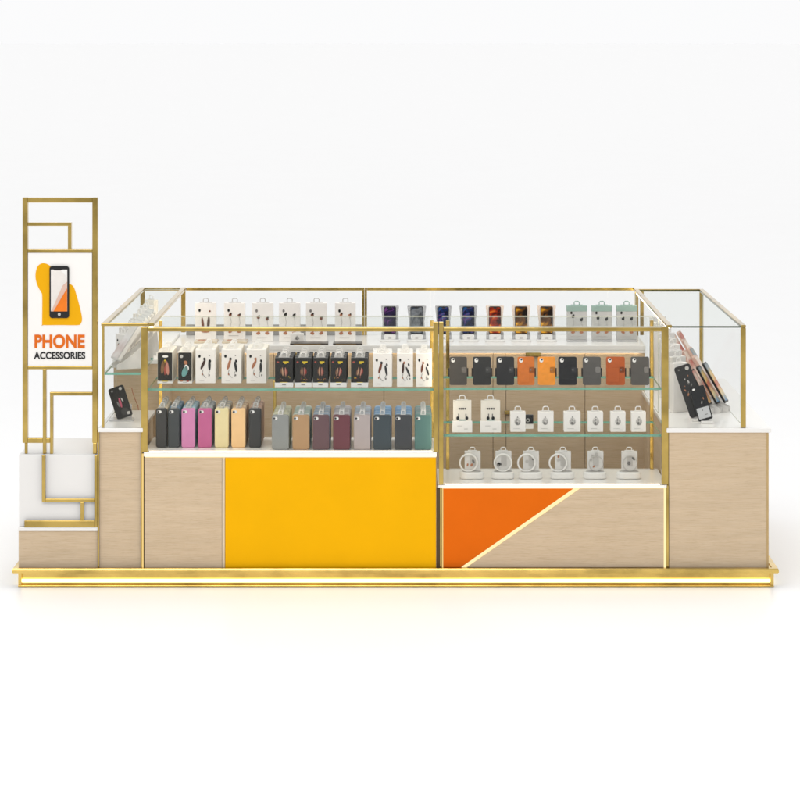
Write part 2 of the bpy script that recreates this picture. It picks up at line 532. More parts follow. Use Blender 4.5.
# ------------------------------------------------------------------ right counter
XRi, XRo = X(668), X(744)
rc = thing('side_counter', 'wide oak counter with a plain front and white top at the kiosk right end', 'counter', (X(718), 1.2, BT))
MB().box(X(669), X(768), 0.0, DEPTH - .02, BT, Z(432.3), WOOD).build('cabinet_body', rc, .002)
MB().box(X(666.5), X(771), -0.016, DEPTH - .01, Z(432.3), TOP, WHITE).build('countertop', rc, .004)
MB().box(X(766.6), X(768.6), -0.003, .03, BT, Z(433), paint(190, 160, 110, .4)).build('edge_trim', rc)

# ------------------------------------------------------------------ rear counter
RY = 1.77; RT = 1.261
ra = thing('rear_counter', 'long white topped oak counter across the back carrying phones and earphone boxes', 'counter', (0, 2.1, BT))
MB().box(-1.583, X(645, RY), RY + .012, DEPTH - .02, BT, RT - .0345, WOOD).build('cabinet_body', ra)
MB().box(-1.584, X(645, RY) + .002, RY - .02, DEPTH - .014, RT - .034, RT, WHITE).build('countertop', ra, .003)
MB().box(-1.583, X(645, RY) + .001, RY - .0195, RY - .0125, RT - .052, RT - .0342, WHITE).build('strip_cover', ra)  # lip added to hide the fill strip from the camera
edges = [-1.5905, X(274, RY), X(384, RY), X(493, RY), X(506, RY), X(585, RY), X(645, RY)]
for a, b in zip(edges[:-1], edges[1:]):
    dr = MB().box(a + .0015, b - .0015, RY - .006, RY + .0115, BT + .01, RT - .042, WOOD).build('door_panel', ra, .002)
MB().box(-1.5, X(640, RY), RY - .0120, RY - .0065, RT - .0405, RT - .0345, FILL_AISLE).build('light_strip', ra)  # added fill strip that brightens the door panels
for px, py, w in ((533, 354, .10), (508, 412, .05), (300, 354, .08)):
    MB().box(X(px, RY) - w / 2, X(px, RY) + w / 2, RY - .03, RY - .0065, Z(py, RY) - .012, Z(py, RY) + .012, GOLD).build('handle', ra, .003)

# ------------------------------------------------------------------ showcases
GT = Z(327)            # glass top height
PW = 0.036


def post(mb, x0, x1, y0, z0, z1, d=PW): mb.box(x0, x1, y0, y0 + d, z0, z1, GOLD)


def pane(th, x0, x1, y0, y1, z0, z1, name='glass_pane', mat=None, edge=None):
    return MB().pane(x0, x1, y0, y1, z0, z1, mat or GLASS, edge or PALE_EDGE).build(name, th)


def front_case(label, a0, a1, b0, b1, zdeck, shelves, loc):
    t = thing('glass_showcase', label, 'showcase', loc)
    for (q0, q1) in ((a0, a1), (b0, b1)):
        MB().box(q0, q1, .000, PW, zdeck + .0005, GT + (.03 if abs(q0) < .3 else 0), GOLD).build('post', t, .003)
        xc = (q0 + q1) / 2
        MB().box(xc - .007, xc + .007, PW + .001, PW + .007, zdeck + .02, GT - .03, FILL_POST).build('light_strip', t)  # added fill strip, hidden behind the post to brighten the deck and goods
        w = .022
        qq = q0 + .05 if q0 < (a0 + b1) / 2 else q0 - .018
        MB().box(qq, qq + w, FD - .03, FD - .008, zdeck + .0005, GT - .022, GOLD).build('post', t, .002)
    MB().box(a1, b0, .000, .028, GT - .027, GT - .004, GOLD).build('top_rail', t, .003)
    MB().box(a1 + .01, b0 - .01, .030, .040, GT - .020, GT - .010, LED_CASE).build('light_strip', t)
    MB().box(a1 + .01, b0 - .01, .0155, .0225, zdeck + .0006, zdeck + .004, LED_DECK).build('deck_light', t)
    pane(t, a1 + .001, b0 - .001, .006, FD, GT - .003, GT + .005, 'top_glass', GLASS_TOP)
    pane(t, a1 + .001, b0 - .001, .008, .014, zdeck + .0005, GT - .028)
    pane(t, a1 + .03, b0 - .03, FD - .02, FD - .014, zdeck + .0005, GT - .0035)
    for zs in shelves:
        pane(t, a1 + .0015, b0 - .0015, .03, FD - .035, zs - .014, zs, 'glass_shelf', GLASS_TOP, GREEN_EDGE)
        for xx in (a1 + .003, b0 - .023):
            MB().box(xx, xx + .02, .12, .14, zs - .024, zs - .0145, GOLD).build('shelf_clip', t)
    return t


SL = Z(389); SR1 = Z(388.3); SR2 = Z(435)
fl_case = front_case('long glass showcase over the yellow counter with one green edged shelf', X(141.2), X(147.6), X(433.8), X(438.6), DKL, [SL], (X(290), FD / 2, DKL))
fr_case = front_case('glass showcase over the orange counter with two green edged shelves', X(439.0), X(443.4), X(661.8), X(668.6), DKR, [SR1, SR2], (X(554), FD / 2, DKR))
mb = MB().box(X(273.2, .5), X(276.2, .5), .5, .522, DKL + .0005, SL - .0145, GOLD); mb.build('post', fl_case, .002)

# left side case
t = thing('glass_showcase', 'narrow glass case on the left side counter beside the sign', 'showcase', (X(124), 1.2, TOP))
MB().box(X(102), X(104.2), .004, .018, TOP + .0005, GT + .006, GOLD).build('post', t, .001)
MB().box(X(101.2), X(147.7), -.002, .03, GT + .006, GT + .022, GOLD).build('top_rail', t, .002)
for xx in (X(101.2), X(147.8)):
    MB().box(xx, xx + .034, .031, DEPTH - .045, GT + .002, GT + .022, GOLD).build('top_rail', t, .003)
    MB().box(xx + .002, xx + .032, DEPTH - .044, DEPTH - .014, LD + .0005, GT + .0015, GOLD).build('post', t, .002)
MB().box(X(147.8) + .006, X(147.8) + .024, .06, DEPTH - .08, GT - .006, GT + .0015, LED_CASE).build('light_strip', t)
MB().box(X(101.2), X(147.8) + .034, DEPTH - .044, DEPTH - .014, GT + .002, GT + .022, GOLD).build('top_rail', t, .002)
pane(t, X(104.3), X(141), .006, .012, TOP + .0005, GT + .005)
pane(t, X(101.2) + .002, X(101.2) + .008, .032, DEPTH - .05, LD + .0005, GT + .0015)
pane(t, X(101.2) + .002, X(101.2) + .008, .032, .788, TOP + .0005, LD - .001, 'glass_pane')
pane(t, X(104.3), X(147.8), DEPTH - .032, DEPTH - .026, LD + .0005, GT + .0015)
pane(t, X(101.2) + .036, X(147.8) - .002, .032, DEPTH - .046, GT + .008, GT + .014, 'top_glass', GLASS_TOP)
SLL = Z(373)
pane(t, X(104.4), X(141), .02, .785, SLL - .014, SLL, 'glass_shelf', GLASS_TOP, GREEN_EDGE)
left_case = t

# right side case
t = thing('glass_showcase', 'glass case on the right counter holding leaning phone cases', 'showcase', (X(706), 1.2, TOP))
MB().box(X(741), X(746), .0, .03, TOP + .0005, GT - .006, GOLD).build('post', t, .003)
for xx in (X(667), X(746) - .030):
    MB().box(xx, xx + .03, .0, DEPTH - .045, GT - .005, GT + .012, GOLD).build('top_rail', t, .003)
MB().box(X(667) + .002, X(667) + .026, DEPTH - .044, DEPTH - .014, TOP + .0005, GT - .0055, GOLD).build('post', t, .002)
MB().box(X(746) - .028, X(746) - .002, DEPTH - .044, DEPTH - .014, TOP + .0005, GT - .0055, GOLD).build('post', t, .002)
MB().box(X(667), X(746), DEPTH - .044, DEPTH - .014, GT - .005, GT + .012, GOLD).build('top_rail', t, .002)
MB().box(X(667) + .008, X(667) + .022, .06, DEPTH - .08, GT - .013, GT - .0055, LED_CASE).build('light_strip', t)
pane(t, X(667) + .031, X(746) - .031, .0, DEPTH - .046, GT - .004, GT + .006, 'top_glass', GLASS_TOP, DARK_EDGE)
pane(t, X(669), X(740.8), .006, .012, TOP + .0005, GT - .005)
pane(t, X(746) - .012, X(746) - .006, .032, DEPTH - .05, TOP + .0005, GT - .006)
pane(t, X(667) + .004, X(667) + .010, FD + .02, DEPTH - .05, TOP + .0005, GT - .014)
pane(t, X(670), X(743), DEPTH - .032, DEPTH - .026, TOP + .0005, GT - .006)
right_case = t

# rear showcase (glass back wall with brass frame)
t = thing('glass_showcase', 'wide brass framed glass back screen along the rear counter', 'showcase', (0, 2.38, RT))
ry = DEPTH - .044
xm = X(364.5, ry)
xa, xb = X(147.8) + .036, X(667) - .002
MB().box(xa, xm - .018, ry, ry + .03, GT + .002, GT + .022, GOLD).build('top_rail', t, .003)
MB().box(xm + .018, xb, ry, ry + .03, GT + .002, GT + .022, GOLD).build('top_rail', t, .003)
MB().box(xm - .017, xm - .001, ry - .002, ry + .032, RT + .0005, GT + .022, GOLD).build('post', t, .002)
MB().box(xm + .001, xm + .017, ry - .002, ry + .032, RT + .0005, GT + .022, GOLD).build('post', t, .002)
MB().box(X(642, ry) - .012, X(642, ry) + .012, ry, ry + .03, RT + .0005, GT + .0015, GOLD).build('post', t, .002)
MB().box(xa + .002, xm - .019, ry - .012, ry - .002, RT + .0006, RT + .075, paint(150, 148, 146, .4)).build('grey_strip', t, .002)  # low grey strip behind the left boxes
pane(t, xa, xm - .018, ry + .012, ry + .018, RT + .0005, GT + .0015)
pane(t, xm + .018, xb, ry + .012, ry + .018, RT + .0005, GT + .0015)

# ------------------------------------------------------------------ goods
rng = random.Random(7)
ORD = ['front', 'second', 'third', 'fourth', 'fifth', 'sixth', 'seventh', 'eighth', 'ninth']
NTH = ['first', 'second', 'third', 'fourth', 'fifth', 'sixth', 'seventh', 'eighth', 'ninth', 'tenth']


def hang_tab(w, h, d, mat):
    mb = MB(); y = d * .5
    a = min(.017, w * .18)
    mb.box(-w * .30, w * .30, y - .003, y + .003, h + .0005, h + .006, mat)
    mb.tube([(-a, y, h + .006), (-a, y, h + .022), (-a * .6, y, h + .029), (a * .6, y, h + .029), (a, y, h + .022), (a, y, h + .006)], .0034, mat, 6)
    return mb


def art_earphones(mb, w, h, style, rg):
    y0, y1 = -.0022, -.0002
    P = lambda pts, m: mb.prism(pts, y0, y1, m)
    j = lambda s: rg.uniform(-s, s)
    if style == 'buds':
        P(ell(-.28 * w, .80 * h, .055 * w, .04 * h), BLACK if rg.random() < .7 else GREYINK)
        for sx, hz in ((-.2, .66 + j(.04)), (.22, .64 + j(.05))):
            P(ell(sx * w, hz * h, .07 * w, .045 * h, j(40)), rg.choice([BROWN, COPPER, BLACK]))
            P(ell((sx + .04) * w, (hz + .035) * h, .035 * w, .03 * h), BLACK)
            mb.tube([(sx * w, -.0015, (hz - .04) * h), ((sx + .05) * w, -.0015, (hz - .2) * h), ((sx - .02) * w, -.0015, .33 * h)], .0016, PALEINK, 4)
            P(ell((sx) * w, .22 * h, .10 * w, .035 * h, j(25)), COPPER)
            P(ell((sx + .03) * w, .27 * h, .05 * w, .02 * h, j(25)), PINKINK)
        mb.box(-.28 * w, .2 * w, y0, y1, .10 * h, .115 * h, PALEINK)
    elif style == 'feather':
        P(ell(-.28 * w, .80 * h, .055 * w, .04 * h), BLACK)
        P(ell(.2 * w, .78 * h, .05 * w, .025 * h), BROWN)
        P(ell(-.13 * w, .42 * h, .06 * w, .20 * h, 6), BROWN)
        P(ell(.14 * w, .44 * h, .065 * w, .21 * h, -4), paint(84, 60, 48, .5))
        P(ell(.0, .22 * h, .2 * w, .03 * h), COPPER)
    elif style == 'blobs':
        P(ell(-.30 * w, .80 * h, .06 * w, .045 * h), BLACK)
        c = rg.choice([BROWN, COPPER, paint(70, 48, 42, .5)])
        k = rg.uniform(-16, 16); f = rg.uniform(.8, 1.1)
        P(ell(-.12 * w, .56 * h, .07 * w, .15 * h * f, -14 + k), c)
        P(ell(-.05 * w, .72 * h, .065 * w, .04 * h, 20), BLACK if rg.random() < .5 else COPPER)
        P(ell((.2 + j(.04)) * w, (.50 + j(.05)) * h, .065 * w, .15 * h * f, 12 + k), paint(50, 50, 52, .5))
        P(ell(.23 * w, .66 * h, .05 * w, .045 * h, 12), BLACK if rg.random() < .6 else BROWN)
        P(ell((-.16 + j(.05)) * w, .27 * h, .035 * w, .035 * h), COPPER)
        P(ell((.24 + j(.08)) * w, .24 * h, .035 * w, .03 * h), GREYINK)
        P(ell(.2 * w, .82 * h, .03 * w, .015 * h), GREYINK)
        mb.tube([(-.12 * w, -.0015, .4 * h), (-.16 * w, -.0015, .3 * h), (-.05 * w, -.0015, .2 * h), (.04 * w, -.0015, .17 * h)], .0013, GREYINK, 4)
        mb.tube([(.2 * w, -.0015, .36 * h), ((.1 + j(.06)) * w, -.0015, .28 * h), (.16 * w, -.0015, .2 * h)], .0013, GREYINK, 4)
        mb.box(-.3 * w, -.08 * w, y0, y1, .08 * h, .092 * h, PALEINK)
    elif style == 'dark':
        P(ell(-.34 * w, .86 * h, .07 * w, .025 * h, j(20)), REDINK)
        mb.box((-.06 + j(.04)) * w, .26 * w, y0, y1, .84 * h, .885 * h, YELINK)
        mb.box(.0 * w, .14 * w, y0, y1, .80 * h, .825 * h, YELINK)
        k = j(10)
        for q, c, rz in ((-.15, paint(120, 84, 66, .5), .10), (-.075, paint(188, 150, 120, .5), .15), (.01, paint(92, 62, 56, .5), .16), (.09, PINKINK, .15), (.165, paint(150, 62, 56, .5), .10)):
            P(ell(q * w, (.53 + j(.015)) * h, .036 * w, rz * h, k), c)
        for q in range(7):
            P(ell(rg.uniform(-.38, .38) * w, rg.uniform(.24, .36) * h, (.02 + rg.random() * .025) * w, .010 * h, rg.uniform(-50, 50), 7), rg.choice([YELINK, COPPER, REDINK]))
        mb.box((-.18 + j(.05)) * w, .2 * w, y0, y1, .145 * h, .172 * h, YELINK)
    elif style == 'moth':
        P(ell(.02 * w, .86 * h, .2 * w, .04 * h), PLASTIC_W)
        P(ell(-.14 * w, .52 * h, .13 * w, .22 * h, -8), paint(126, 92, 62, .5))
        P(ell(.14 * w, .5 * h, .12 * w, .24 * h, 8), PINKINK)
        P(ell(.0, .66 * h, .1 * w, .1 * h), YELINK)
        P(ell(0, .46 * h, .05 * w, .2 * h), REDINK)
        mb.box(-.2 * w, .2 * w, y0, y1, .06 * h, .08 * h, YELINK)
    elif style == 'bird':
        P(ell(-.25 * w, .86 * h, .12 * w, .05 * h), PALEINK)
        P(ell(.05 * w, .66 * h, .13 * w, .07 * h, 35), COPPER)
        P(ell(.0, .38 * h, .2 * w, .18 * h, -20), TEALINK)
        P(ell(.12 * w, .5 * h, .16 * w, .1 * h, 20), PLASTIC_W)
        P(ell(-.25 * w, .08 * h, .12 * w, .025 * h), COPPER)
        P(ell(.2 * w, .07 * h, .1 * w, .02 * h), REDINK)
    elif style == 'cable':
        k = rg.uniform(.85, 1.15); ox = j(.04) * w
        for q in range(3):
            mb.tube([(ox + (.09 + .045 * q) * w * k * math.cos(2 * math.pi * a / 14), y1 - .0008, (.48 + .02 * q) * h + (.08 + .045 * q) * h * k * math.sin(2 * math.pi * a / 14)) for a in range(14)], .0012, GREYINK if q % 2 else PALEINK, 4, True)
        P(rrect(.11 * w, .12 * h, .003, x=ox - .03 * w, z=.44 * h), GREYINK)
        mb.box(ox - .05 * w, ox - .02 * w, y0, y1, .52 * h, .66 * h, GREYINK)
        mb.box(ox + .05 * w, ox + .075 * w, y0, y1, .40 * h, .62 * h, PALEINK)
        P(ell(ox, .74 * h, .04 * w, .022 * h), GREYINK)
        mb.box(-.3 * w, .1 * w, y0, y1, .16 * h, .172 * h, PALEINK)
        mb.box(.1 * w, .3 * w, y0, y1, .09 * h, .102 * h, PALEINK)


JIT = random.Random(99)


def pack(name, label, cat, group, x, y, z, w, h, d, body, style=None, face=None, band=0.0, rg=None, tab=PLASTIC_W, rot=0, top=None):
    t = thing(name, label, cat, (x, y, z), (0, 0, rot + R(JIT.uniform(-2.2, 2.2))), group)
    zb = band
    mb = MB().box(-w / 2, w / 2, 0, d, 0 if not band else band, h, body)
    mb.build('carton', t, .0025, world=False)
    if band: MB().box(-w / 2 - .001, w / 2 + .001, -.003, d, 0, band - .0005, PLASTIC_W).box(-.012, .012, -.0045, -.0032, band * .45, band * .6, GREYINK).build('lower_band', t, .002, world=False)
    if top: MB().box(-w / 2 - .0015, w / 2 + .0015, -.0015, d + .0015, h * .84, h + .0015, top).build('upper_band', t, .002, world=False)
    yo = 0
    if face:
        fp = MB().prism(rrect(w * .96, h - band - .008, .006, x=0, z=(h + band) / 2), -.003, -.0004, face).build('face_card', t, 0, world=False)
    if style:
        a = MB(); art_earphones(a, w, h, style, rg or rng)
        for q in a.v: q.y -= (.003 if face else 0)
        a.build('printed_picture', t, 0, world=False)
    hang_tab(w, h + (.0015 if top else 0), d, tab).build('hang_tab', t, 0, world=False)
    return t


# --- earphone boxes on the rear counter
GR = 'white earphone boxes on the rear counter'
boxes = [(195, 216, 'feather', 333), (224, 245, 'buds', 333), (252, 273, 'buds', 340), (279, 300, 'buds', 340), (306, 327, 'buds', 340), (335, 355.5, 'buds', 340)]
lab = ['white earphone box picturing two brown feathers, leftmost on the rear counter',
       'white earphone box on the rear counter, second from left, above a tan card',
       'white earphone box on the rear counter, third from left, beside the two tan cards',
       'white earphone box on the rear counter with a small white carton before it',
       'white earphone box on the rear counter, fifth from left of six',
       'white earphone box on the rear counter next to the brass middle post']
for i, ((a, b, st, bot), lb) in enumerate(zip(boxes, lab)):
    Y = 2.10 if i < 2 else 1.96
    w = X(b, Y) - X(a, Y); xx = X((a + b) / 2, Y)
    pack('earphone_box', lb, 'box', GR, xx, Y, RT, w, Z(303, Y) - RT, .05, CARD_WHITE, st, rg=random.Random(20 + i), tab=PLASTIC_G)
GRT = 'flat cards lying before the rear earphone boxes'
for i, (a, b, lb) in enumerate(((194, 217, 'tan glossy card lying flat below the feather earphone box'), (222, 247, 'tan glossy card lying flat below the second earphone box'))):
    Y = 1.86
    t = thing('flat_card', lb, 'card', (X((a + b) / 2, Y), Y, RT), group=GRT)
    w = X(b, Y) - X(a, Y)
    MB().box(-w / 2, w / 2, 0, .17, 0, .012, paint(205, 190, 165, .2, .6)).build('card_body', t, .002, world=False)
    MB().prism(ell(-.03, 0, .03, .05), 0, .002, COPPER, Matrix.Translation((0, .08, .0125)) @ Matrix.Rotation(R(-90), 4, 'X')).build('printed_picture', t, 0, world=False)
for i, (a, b, lb) in enumerate(((290, 328, 'black flat tray lying under the fourth and fifth earphone boxes'), (333, 362, 'black flat tray lying under the earphone box beside the middle post'))):
    Y = 1.755
    t = thing('flat_tray', lb, 'tray', (X((a + b) / 2, Y), Y, RT), group='black trays on the rear counter edge')
    w = X(b, Y) - X(a, Y)
    MB().box(-w / 2, w / 2, 0, .12, 0, .012, paint(70, 62, 55, .3)).build('tray_body', t, .002, world=False)
    mb = MB()
    mb.box(-w * .4, w * .3, -.002, -.0003, .004, .007, paint(150, 116, 62, .4))
    mb.build('edge_print', t, 0, world=False)
Y = 1.88
pack('small_carton', 'tiny white carton standing before the fourth rear earphone box', 'box', None, X(297, Y), Y, RT, .09, Z(333.5, Y) - RT, .03, CARD_WHITE, 'cable', rg=random.Random(3))

# --- green topped boxes
GR = 'green topped earphone boxes on the rear counter'
for i, ((a, b), lb) in enumerate(zip(((567, 587), (592, 612), (617, 637)), ('green topped grey earphone box beside the last phone on the rear counter', 'green topped grey earphone box, middle of the three on the rear counter', 'green topped grey earphone box nearest the right corner of the rear counter'))):
    Y = 1.98
    t = pack('earphone_box', lb, 'box', GR, X((a + b) / 2, Y), Y, RT + .012, X(b, Y) - X(a, Y), Z(306, Y) - RT - .012, .05, paint(192, 191, 188, .4), 'buds', rg=random.Random(40 + i), top=MINT, tab=MINT)
    MB().slab([(u, q) for u, q in rrect(.135, .11, .015, x=0, z=.02)], -.012, -.0005, CLEAR).build('clear_base', t, 0, world=False)

# --- phones on stands


def screen_mat(name, stops, scale, dist, rot=0.6):
    m, nt, p = new_mat(name)
    v = mapping(nt, (1, 1, 1), rot=(0, rot, 0))
    w = nt.nodes.new('ShaderNodeTexNoise'); w.inputs['Scale'].default_value = scale; w.inputs['Detail'].default_value = 5
    w.inputs['Distortion'].default_value = dist
    nt.links.new(v, w.inputs['Vector'])
    r_ = ramp(nt, w.outputs['Fac'], stops)
    nt.links.new(r_.outputs['Color'], p.inputs['Base Color'])
    nt.links.new(r_.outputs['Color'], p.inputs['Emission Color'])
    p.inputs['Emission Strength'].default_value = 0.05
    p.inputs['Roughness'].default_value = 0.12
    return m


K = srgb(10, 8, 20)
SCR = {
    'purple': screen_mat('screen_purple', [(0.38, srgb(26, 22, 44)), (.52, srgb(50, 32, 76)), (.56, srgb(120, 60, 130)), (.60, srgb(34, 26, 56))], 16, 1.2),
    'grey': screen_mat('screen_grey', [(0.35, srgb(60, 62, 66)), (.48, srgb(120, 124, 128)), (.56, srgb(70, 80, 92)), (.66, srgb(30, 32, 36))], 14, .6),
    'blue': screen_mat('screen_blue', [(0.38, srgb(10, 14, 40)), (.48, srgb(18, 44, 94)), (.52, srgb(100, 44, 96)), (.57, srgb(24, 84, 136)), (.68, srgb(12, 18, 44))], 15, 1.5),
    'flame': screen_mat('screen_flame', [(0.36, srgb(50, 14, 8)), (.47, srgb(170, 50, 16)), (.55, srgb(240, 150, 50)), (.64, srgb(70, 20, 10))], 13, .8),
    'amber': screen_mat('screen_amber', [(0.36, srgb(24, 16, 10)), (.46, srgb(110, 66, 14)), (.56, srgb(236, 168, 40)), (.66, srgb(30, 20, 10))], 12, .5),
}
PH = [(384, 396, 'purple', 'purple screened phone on a grey stand beside the brass middle post'),
      (410.5, 423, 'grey', 'grey screened phone on a grey stand beside the purple screened phone'),
      (438, 449, 'blue', 'blue screened phone on a grey stand behind the paired brass centre posts'),
      (462.5, 474.5, 'blue', 'blue screened phone on a grey stand, last before the peach stands'),
      (489, 501, 'flame', 'phone with a red flame screen on a peach stand'),
      (515, 527.5, 'amber', 'phone with amber swirl screen on a peach stand, between two others'),
      (540.5, 553, 'amber', 'phone with amber swirl screen on a peach stand beside the green topped boxes')]
for i, (a, b, s, lb) in enumerate(PH):
    Y = 1.98; w = X(b, Y) - X(a, Y); xx = X((a + b) / 2, Y)
    t = thing('phone_display', lb, 'phone', (xx, Y, RT), group='phones on stands along the rear counter')
    H0 = Z(334, Y) - RT; H1 = Z(306.5, Y) - RT
    lean = Matrix.Translation((0, .0, H0)) @ Matrix.Rotation(R(-8), 4, 'X')
    hh = (H1 - H0)
    body = MB().prism(rrect(w, hh, .010, x=0, z=hh / 2), -.004, .008, BLACK, lean).build('phone_body', t, 0, world=False)
    sc = MB().prism(rrect(w * .9, hh * .93, .007, x=0, z=hh / 2), -.0062, -.0045, SCR[s], lean).prism(rrect(.022, .007, .003, x=0, z=hh * .945), -.0072, -.0063, BLACK, lean)
    sc.build('screen', body, 0, world=False)
    wm = GREY_T if i < 4 else BEIGE_T
    W = w * .86
    pts = [(-W * .78, -.005), (W * .78, -.005), (W * .72, hh * .45), (W * .88, hh * 1.0), (W * .84, hh + .006), (-W * .84, hh + .006), (-W * .88, hh * 1.0), (-W * .72, hh * .45)]
    MB().prism(pts, .012, .024, wm, lean).build('stand_back', t, .003, world=False)
    MB().slab(rrect(.135, .14, .02, x=0, z=.03), 0, .014, PLASTIC_W).build('stand_base', t, .003, world=False)
    MB().box(-.034, .034, -.018, .035, .0145, H0 - .001, PLASTIC_W).box(-.010, .010, -.0195, -.0182, H0 * .45, H0 * .6, GREYINK).build('stand_foot', t, .003, world=False)
    for u in (-1, 1): MB().box(u * W * .85, u * W * .55, -.006, .010, .016, H0 + .012, GREY_T).build('side_grip', t, .002, world=False)

# --- earphone packs on the left shelf (stacks)


def stack(first_name, cat, group, labels, x, y, z, w, h, d, pitch, n, body, style, face, band, seed, back_body=None, tab=PLASTIC_W):
    for k in range(n):
        lb = labels[k]
        if k == 0: pack(first_name, lb, cat, group, x, y, z, w, h, d, body, style, face, band, random.Random(seed), tab)
        else: pack(first_name, lb, cat, group, x + random.Random(seed * 9 + k).uniform(-.002, .002), y + k * pitch, z, w, h, d, back_body or body, None, None, band, None, tab)


LS = SL
G2 = 'earphone packs stacked on the left glass shelf'
cs = [(157.5, 172.5, 'moth', CARD_BLACK, 'black earphone pack with a red and brown moth picture, heading the leftmost shelf stack', 'black moth pack', 352),
      (178, 192, 'bird', CARD_BLACK, 'black earphone pack with a teal bird picture, heading its shelf stack', 'black bird pack', 352),
      (195.5, 215.5, 'blobs', None, 'white earphone pack heading its stack right of the black bird pack', 'white pack right of the black bird pack', 349.5),
      (221.5, 241.5, 'blobs', None, 'white earphone pack heading the middle of the three wide white shelf stacks', 'middle of the three wide white packs', 349.5),
      (246.5, 266.5, 'blobs', None, 'white earphone pack heading the wide white stack left of the black packs', 'wide white pack left of the black packs', 349.5)]
for i, (a, b, st, fc_, lb, sh, ty) in enumerate(cs):
    Y = .27; w = X(b, Y) - X(a, Y)
    labels = [lb] + ['cream pack, %s in the stack of the %s' % (ORD[k], sh) for k in range(1, 5)]
    stack('earphone_pack', 'box', G2, labels, X((a + b) / 2, Y), Y, LS + .0005, w, Z(ty, Y) - LS, .045, .066, 5, CARD_WHITE if not fc_ else CARD_CREAM, st, fc_, .0 if not fc_ else .012, 60 + i, CARD_CREAM)
ds = [(275, 293), (295, 311.5), (313, 328), (330.5, 346.5), (351, 368)]
pos = ['next to the wide white packs', 'second of five from the left', 'middle of the five', 'fourth of five from the left', 'next to the slim white packs']
for i, (a, b) in enumerate(ds):
    Y = .085; w = X(b, Y) - X(a, Y)
    labels = ['black and yellow earphone pack heading the black stack %s' % pos[i]] + ['black pack, %s in the %s black shelf stack' % (ORD[k], ['leftmost', 'second', 'middle', 'fourth', 'rightmost'][i]) for k in range(1, 5)]
    stack('earphone_pack', 'box', 'black earphone packs on the left glass shelf', labels, X((a + b) / 2, Y), Y, LS + .0005, w, Z(358, Y) - LS, .045, .075, 5, CARD_BLACK, 'dark', None, .028, 80 + i, CARD_BLACK, PLASTIC_W)
ws = [(373, 392), (397, 413), (416, 432)]
pos = ['nearest the black packs', 'between two others', 'nearest the brass centre post']
for i, (a, b) in enumerate(ws):
    Y = .10; w = X(b, Y) - X(a, Y)
    labels = ['slim white earphone pack at the shelf right end, %s' % pos[i]] + ['slim white pack, %s in the %s slim shelf stack' % (ORD[k], ['leftmost', 'middle', 'rightmost'][i]) for k in range(1, 4)]
    stack('earphone_pack', 'box', 'slim white earphone packs on the left glass shelf', labels, X((a + b) / 2, Y), Y, LS + .0005, w, Z(353.5, Y) - LS, .045, .07, 4, CARD_WHITE, 'blobs', None, .0, 100 + i, CARD_WHITE)

# --- phone cases in stacks on the left deck


def phone_case(label, group, x, y, z, w, h, d, colr, camera=True, hook=PLASTIC_W):
    t = thing('phone_case', label, 'phone case', (x + JIT.uniform(-.0012, .0012), y, z), (0, 0, R(JIT.uniform(-1.2, 1.2))), group)
    me_key = ('case', round(w, 3), round(h, 3), round(d, 3), colr.name)
    if me_key in CACHE: me = CACHE[me_key]
    else:
        mb = MB()
        pts = rrect(w, h, .014, 4, 0, h / 2); ins = rrect(w - .010, h - .010, .010, 4, 0, h / 2)
        n = len(pts)
        vs = [(a, 0, b) for a, b in ins] + [(a, .004, b) for a, b in pts] + [(a, d, b) for a, b in pts]
        fs = [tuple(range(n)), tuple(range(3 * n - 1, 2 * n - 1, -1))]
        for r_ in (0, n):
            for q in range(n): fs.append((r_ + q, r_ + n + q, r_ + n + (q + 1) % n, r_ + (q + 1) % n))
        mb.add(vs, fs, colr)
        me = mb.mesh('shell'); CACHE[me_key] = me
    link('shell', me, t)
    if camera:
        cm = MB()
        cxx = -w / 2 + .018; cz_ = h - .020
        cm.prism(rrect(.028, .018, .009, 4, cxx + .003, cz_), -.0015, -.0002, PLASTIC_W)
        cm.prism(ell(cxx - .003, cz_, .0065, .0065), -.003, -.0016, BLACK)
        cm.build('camera_window', t, 0, world=False)
    a = .012; yy = d * .5
    hk = MB().box(-.016, .016, yy - .006, yy + .006, h + .0005, h + .004, hook)
    hk.tube([(-a, yy, h + .005), (-a, yy + .004, h + .018), (-a * .4, yy + .006, h + .026), (a * .6, yy + .006, h + .026), (a, yy + .004, h + .018), (a, yy, h + .005)], .003, hook, 5)
    hk.build('hang_tab', t, 0, world=False)
    return t


C = lambda r, g, b: paint(r, g, b, .42, .35, 0, .04, 20)
L1 = [(156, 166.8, (66, 66, 66), 'charcoal', 'leftmost on the deck', [(206, 190, 164), (214, 198, 172)]),
      (168, 179.3, (72, 76, 78), 'slate grey', 'second from the left', [(112, 138, 160), (96, 126, 152)]),
      (181.5, 195, (216, 140, 186), 'light pink', 'left of the magenta case', [(150, 182, 198), (170, 198, 208)]),
      (198, 211.7, (200, 104, 150), 'magenta', 'right of the light pink case', [(176, 178, 180), (158, 166, 170)]),
      (214.8, 228.7, (238, 222, 170), 'cream', 'left of the peach case', [(188, 186, 180), (226, 212, 186)]),
      (231.5, 245.6, (250, 206, 150), 'peach', 'right of the cream case', [(222, 196, 160), (198, 166, 136)]),
      (248.7, 261, (66, 66, 66), 'charcoal', 'right of the peach case', [(206, 166, 142), (180, 150, 136)])]
